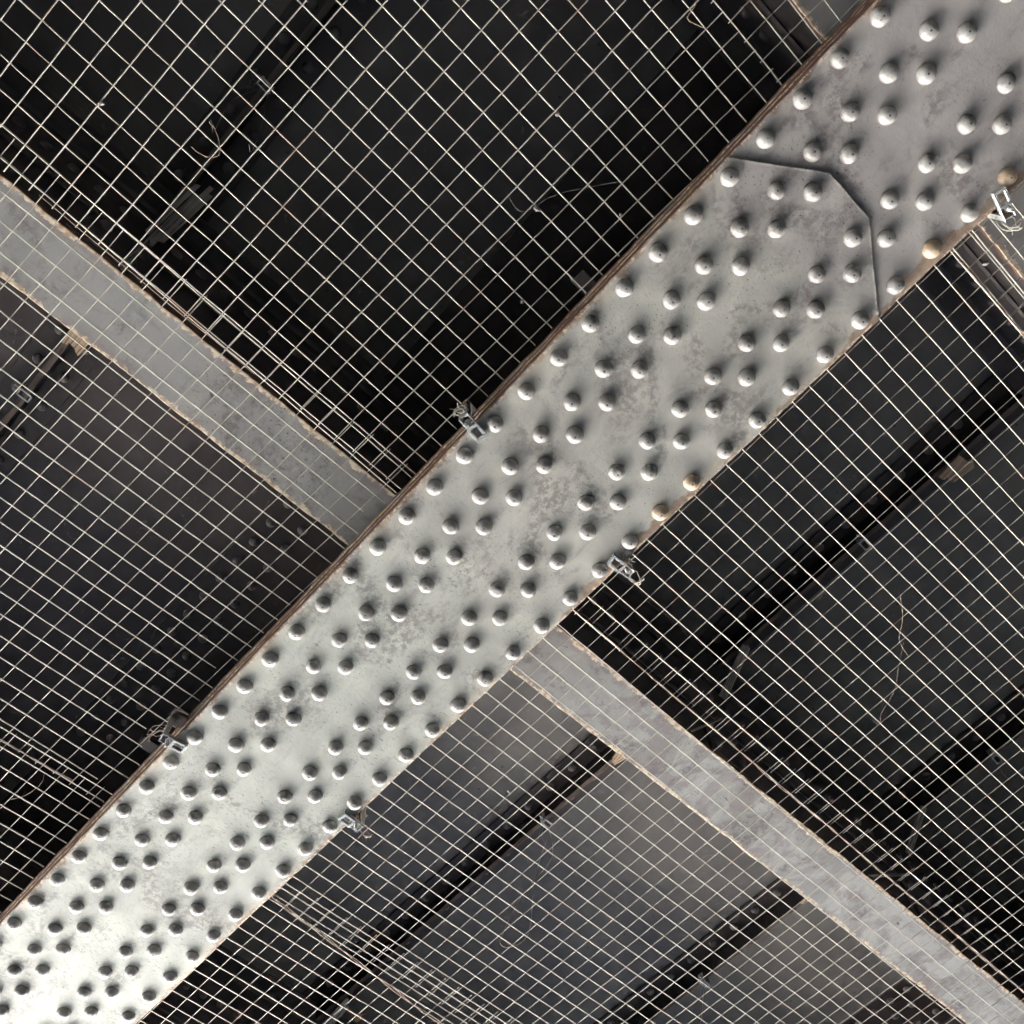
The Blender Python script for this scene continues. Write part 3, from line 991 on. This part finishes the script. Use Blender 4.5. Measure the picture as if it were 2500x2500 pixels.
rib_clamp(-.985, -.888, 'small zinc clamp on the dark rib in the upper left', .05)
rib_clamp(-2.127, -.888, 'bright zinc clamp with square window on the rib at the left edge', .02, False)
rib_clamp(-2.267, 1.385, 'bright clamp with hanging wire on the rib below the pale beam', -.04)
rib_clamp(-2.44, 2.447, 'small clamp on the rib near the bottom edge', .05)
rib_clamp(-.752, 1.385, 'dim zinc clamp on the rib in the dark right half', .0, False)
rib_clamp(-.972, 2.447, 'dim zinc clamp on the rib near the right edge', .1)

# ------------------------------------------------------------------ wooden laths wedged along the ribs
def lath_obj(parent, L, wdt, th, p, rot, mat, seed):
    rr = random.Random(seed)
    m = MB()
    n = 10
    v = []
    for k in range(n + 1):
        x = -L / 2 + L * k / n
        e = [rr.uniform(-.0006, .0006) for _ in range(4)]
        ex = rr.uniform(-.006, .006) if k in (0, n) else 0
        v += [(x + ex, -wdt / 2 + e[0], -th / 2), (x + rr.uniform(-.004, .004) * (k in (0, n)), wdt / 2 + e[1], -th / 2 + e[2] * .5), (x, wdt / 2 + e[1], th / 2), (x + ex, -wdt / 2 + e[0], th / 2)]
    f = []
    for k in range(n):
        for c in range(4):
            f.append((k * 4 + c, k * 4 + (c + 1) % 4, k * 4 + 4 + (c + 1) % 4, k * 4 + 4 + c))
    f += [(0, 1, 2, 3), (4 * n, 4 * n + 3, 4 * n + 2, 4 * n + 1)]
    m.add(v, f)
    return link('lath', m.mesh('lath', [MAT[mat]]), parent, p, rot)

def bundle(label, x, y, z, n, L, yaw, pitch, seed, stick=None, wd=.0115):
    rr = random.Random(seed)
    t = thing('lath_bundle', label, 'wood', (x, y, z), 'old wooden laths wedged under the ribs')
    for k in range(n):
        lath_obj(t, L * rr.uniform(.8, 1.05), wd, .006, (rr.uniform(-.02, .02), (k - (n - 1) / 2) * (wd + .0012), rr.uniform(-.004, .004)), (rr.uniform(-.2, .2), pitch, yaw + rr.uniform(-.03, .03)), 'oldwood', seed + k)
    if stick:
        a, b = Vector(stick[0]), Vector(stick[1])
        d = b - a
        o = lath_obj(t, d.length, .012, .005, ((a + b) / 2 - Vector((x, y, z))), d.to_track_quat('X', 'Z').to_euler(), 'oldwood', seed + 30)
    return t
bundle('bundle of grey laths beside the rib in the upper left, over the dark deck', -1.385, -.850, .71, 4, .25, .04, -.78, 3, ((-1.47, -.855, .62), (-1.425, -.805, .125)), .0125)
bundle('pair of grey laths leaning off the rib above the pale beam', -1.365, 1.370, .71, 2, .25, .12, -.80, 8, ((-1.475, 1.40, .60), (-1.43, 1.02, .125)), .016)
bundle('pair of grey laths leaning off the rib near the lower right', -1.365, 2.400, .71, 2, .24, .14, -.80, 14, ((-1.475, 2.43, .60), (-1.43, 1.80, .125)), .015)
bundle('broken dark laths by the bottom edge of the picture', -3.50, 1.37, .72, 3, .22, .2, -.5, 19)

def wedge(label, x, y, z, n, seed, L=.085, fan=.12, w_=.014):
    rr = random.Random(seed)
    t = thing('wood_wedge', label, 'wood', (x, y, z), 'pale broken wood ends below the pale beam')
    for k in range(n):
        lath_obj(t, L * rr.uniform(.85, 1.1), w_, .008, (rr.uniform(-.008, .008), (k - (n - 1) / 2) * w_ * .95, .002 * k), (0, .0, (k - (n - 1) / 2) * fan), 'newwood', seed + k)
    return t
wedge('cluster of fresh pale wood ends on the left, touching the pale beam', -1.880, -.866, .78, 4, 51, .075, .03, .0155)
wedge('fan of pale splintered wood at the end of the nearest right-hand rib', -1.868, 1.372, .78, 3, 57, .085, .22, .016)
wedge('fan of thin pale splinters at the lower right, below the pale beam', -1.845, 2.42, .78, 4, 63, .095, .25, .011)
wedge('grey splintered wood block at the right picture edge', -.385, 1.40, .78, 3, 69, .09, .1, .022)

# dry leaf by the bottom edge
m = MB()
outl = []
for k in range(22):
    a = k / 22 * 2 * math.pi
    rr_ = .026 * (1 + .38 * math.cos(3 * a) + .12 * math.sin(5 * a))
    outl.append((rr_ * math.cos(a), rr_ * math.sin(a), .006 * math.sin(2 * a)))
cidx = len(outl)
outl.append((0, 0, -.004))
m.add(outl, [(k, (k + 1) % 22, cidx) for k in range(22)], 0, True)
o = link('dry_leaf', m.mesh('dry_leaf', [MAT['leaf']]), None, (at(872, 2480, .5)[0], at(872, 2480, .5)[1], .50), (.2, .1, .4))
md = o.modifiers.new('thickness', 'SOLIDIFY'); md.thickness = .0008
tag(o, 'curled dry orange leaf among broken laths at the bottom edge', 'leaf')
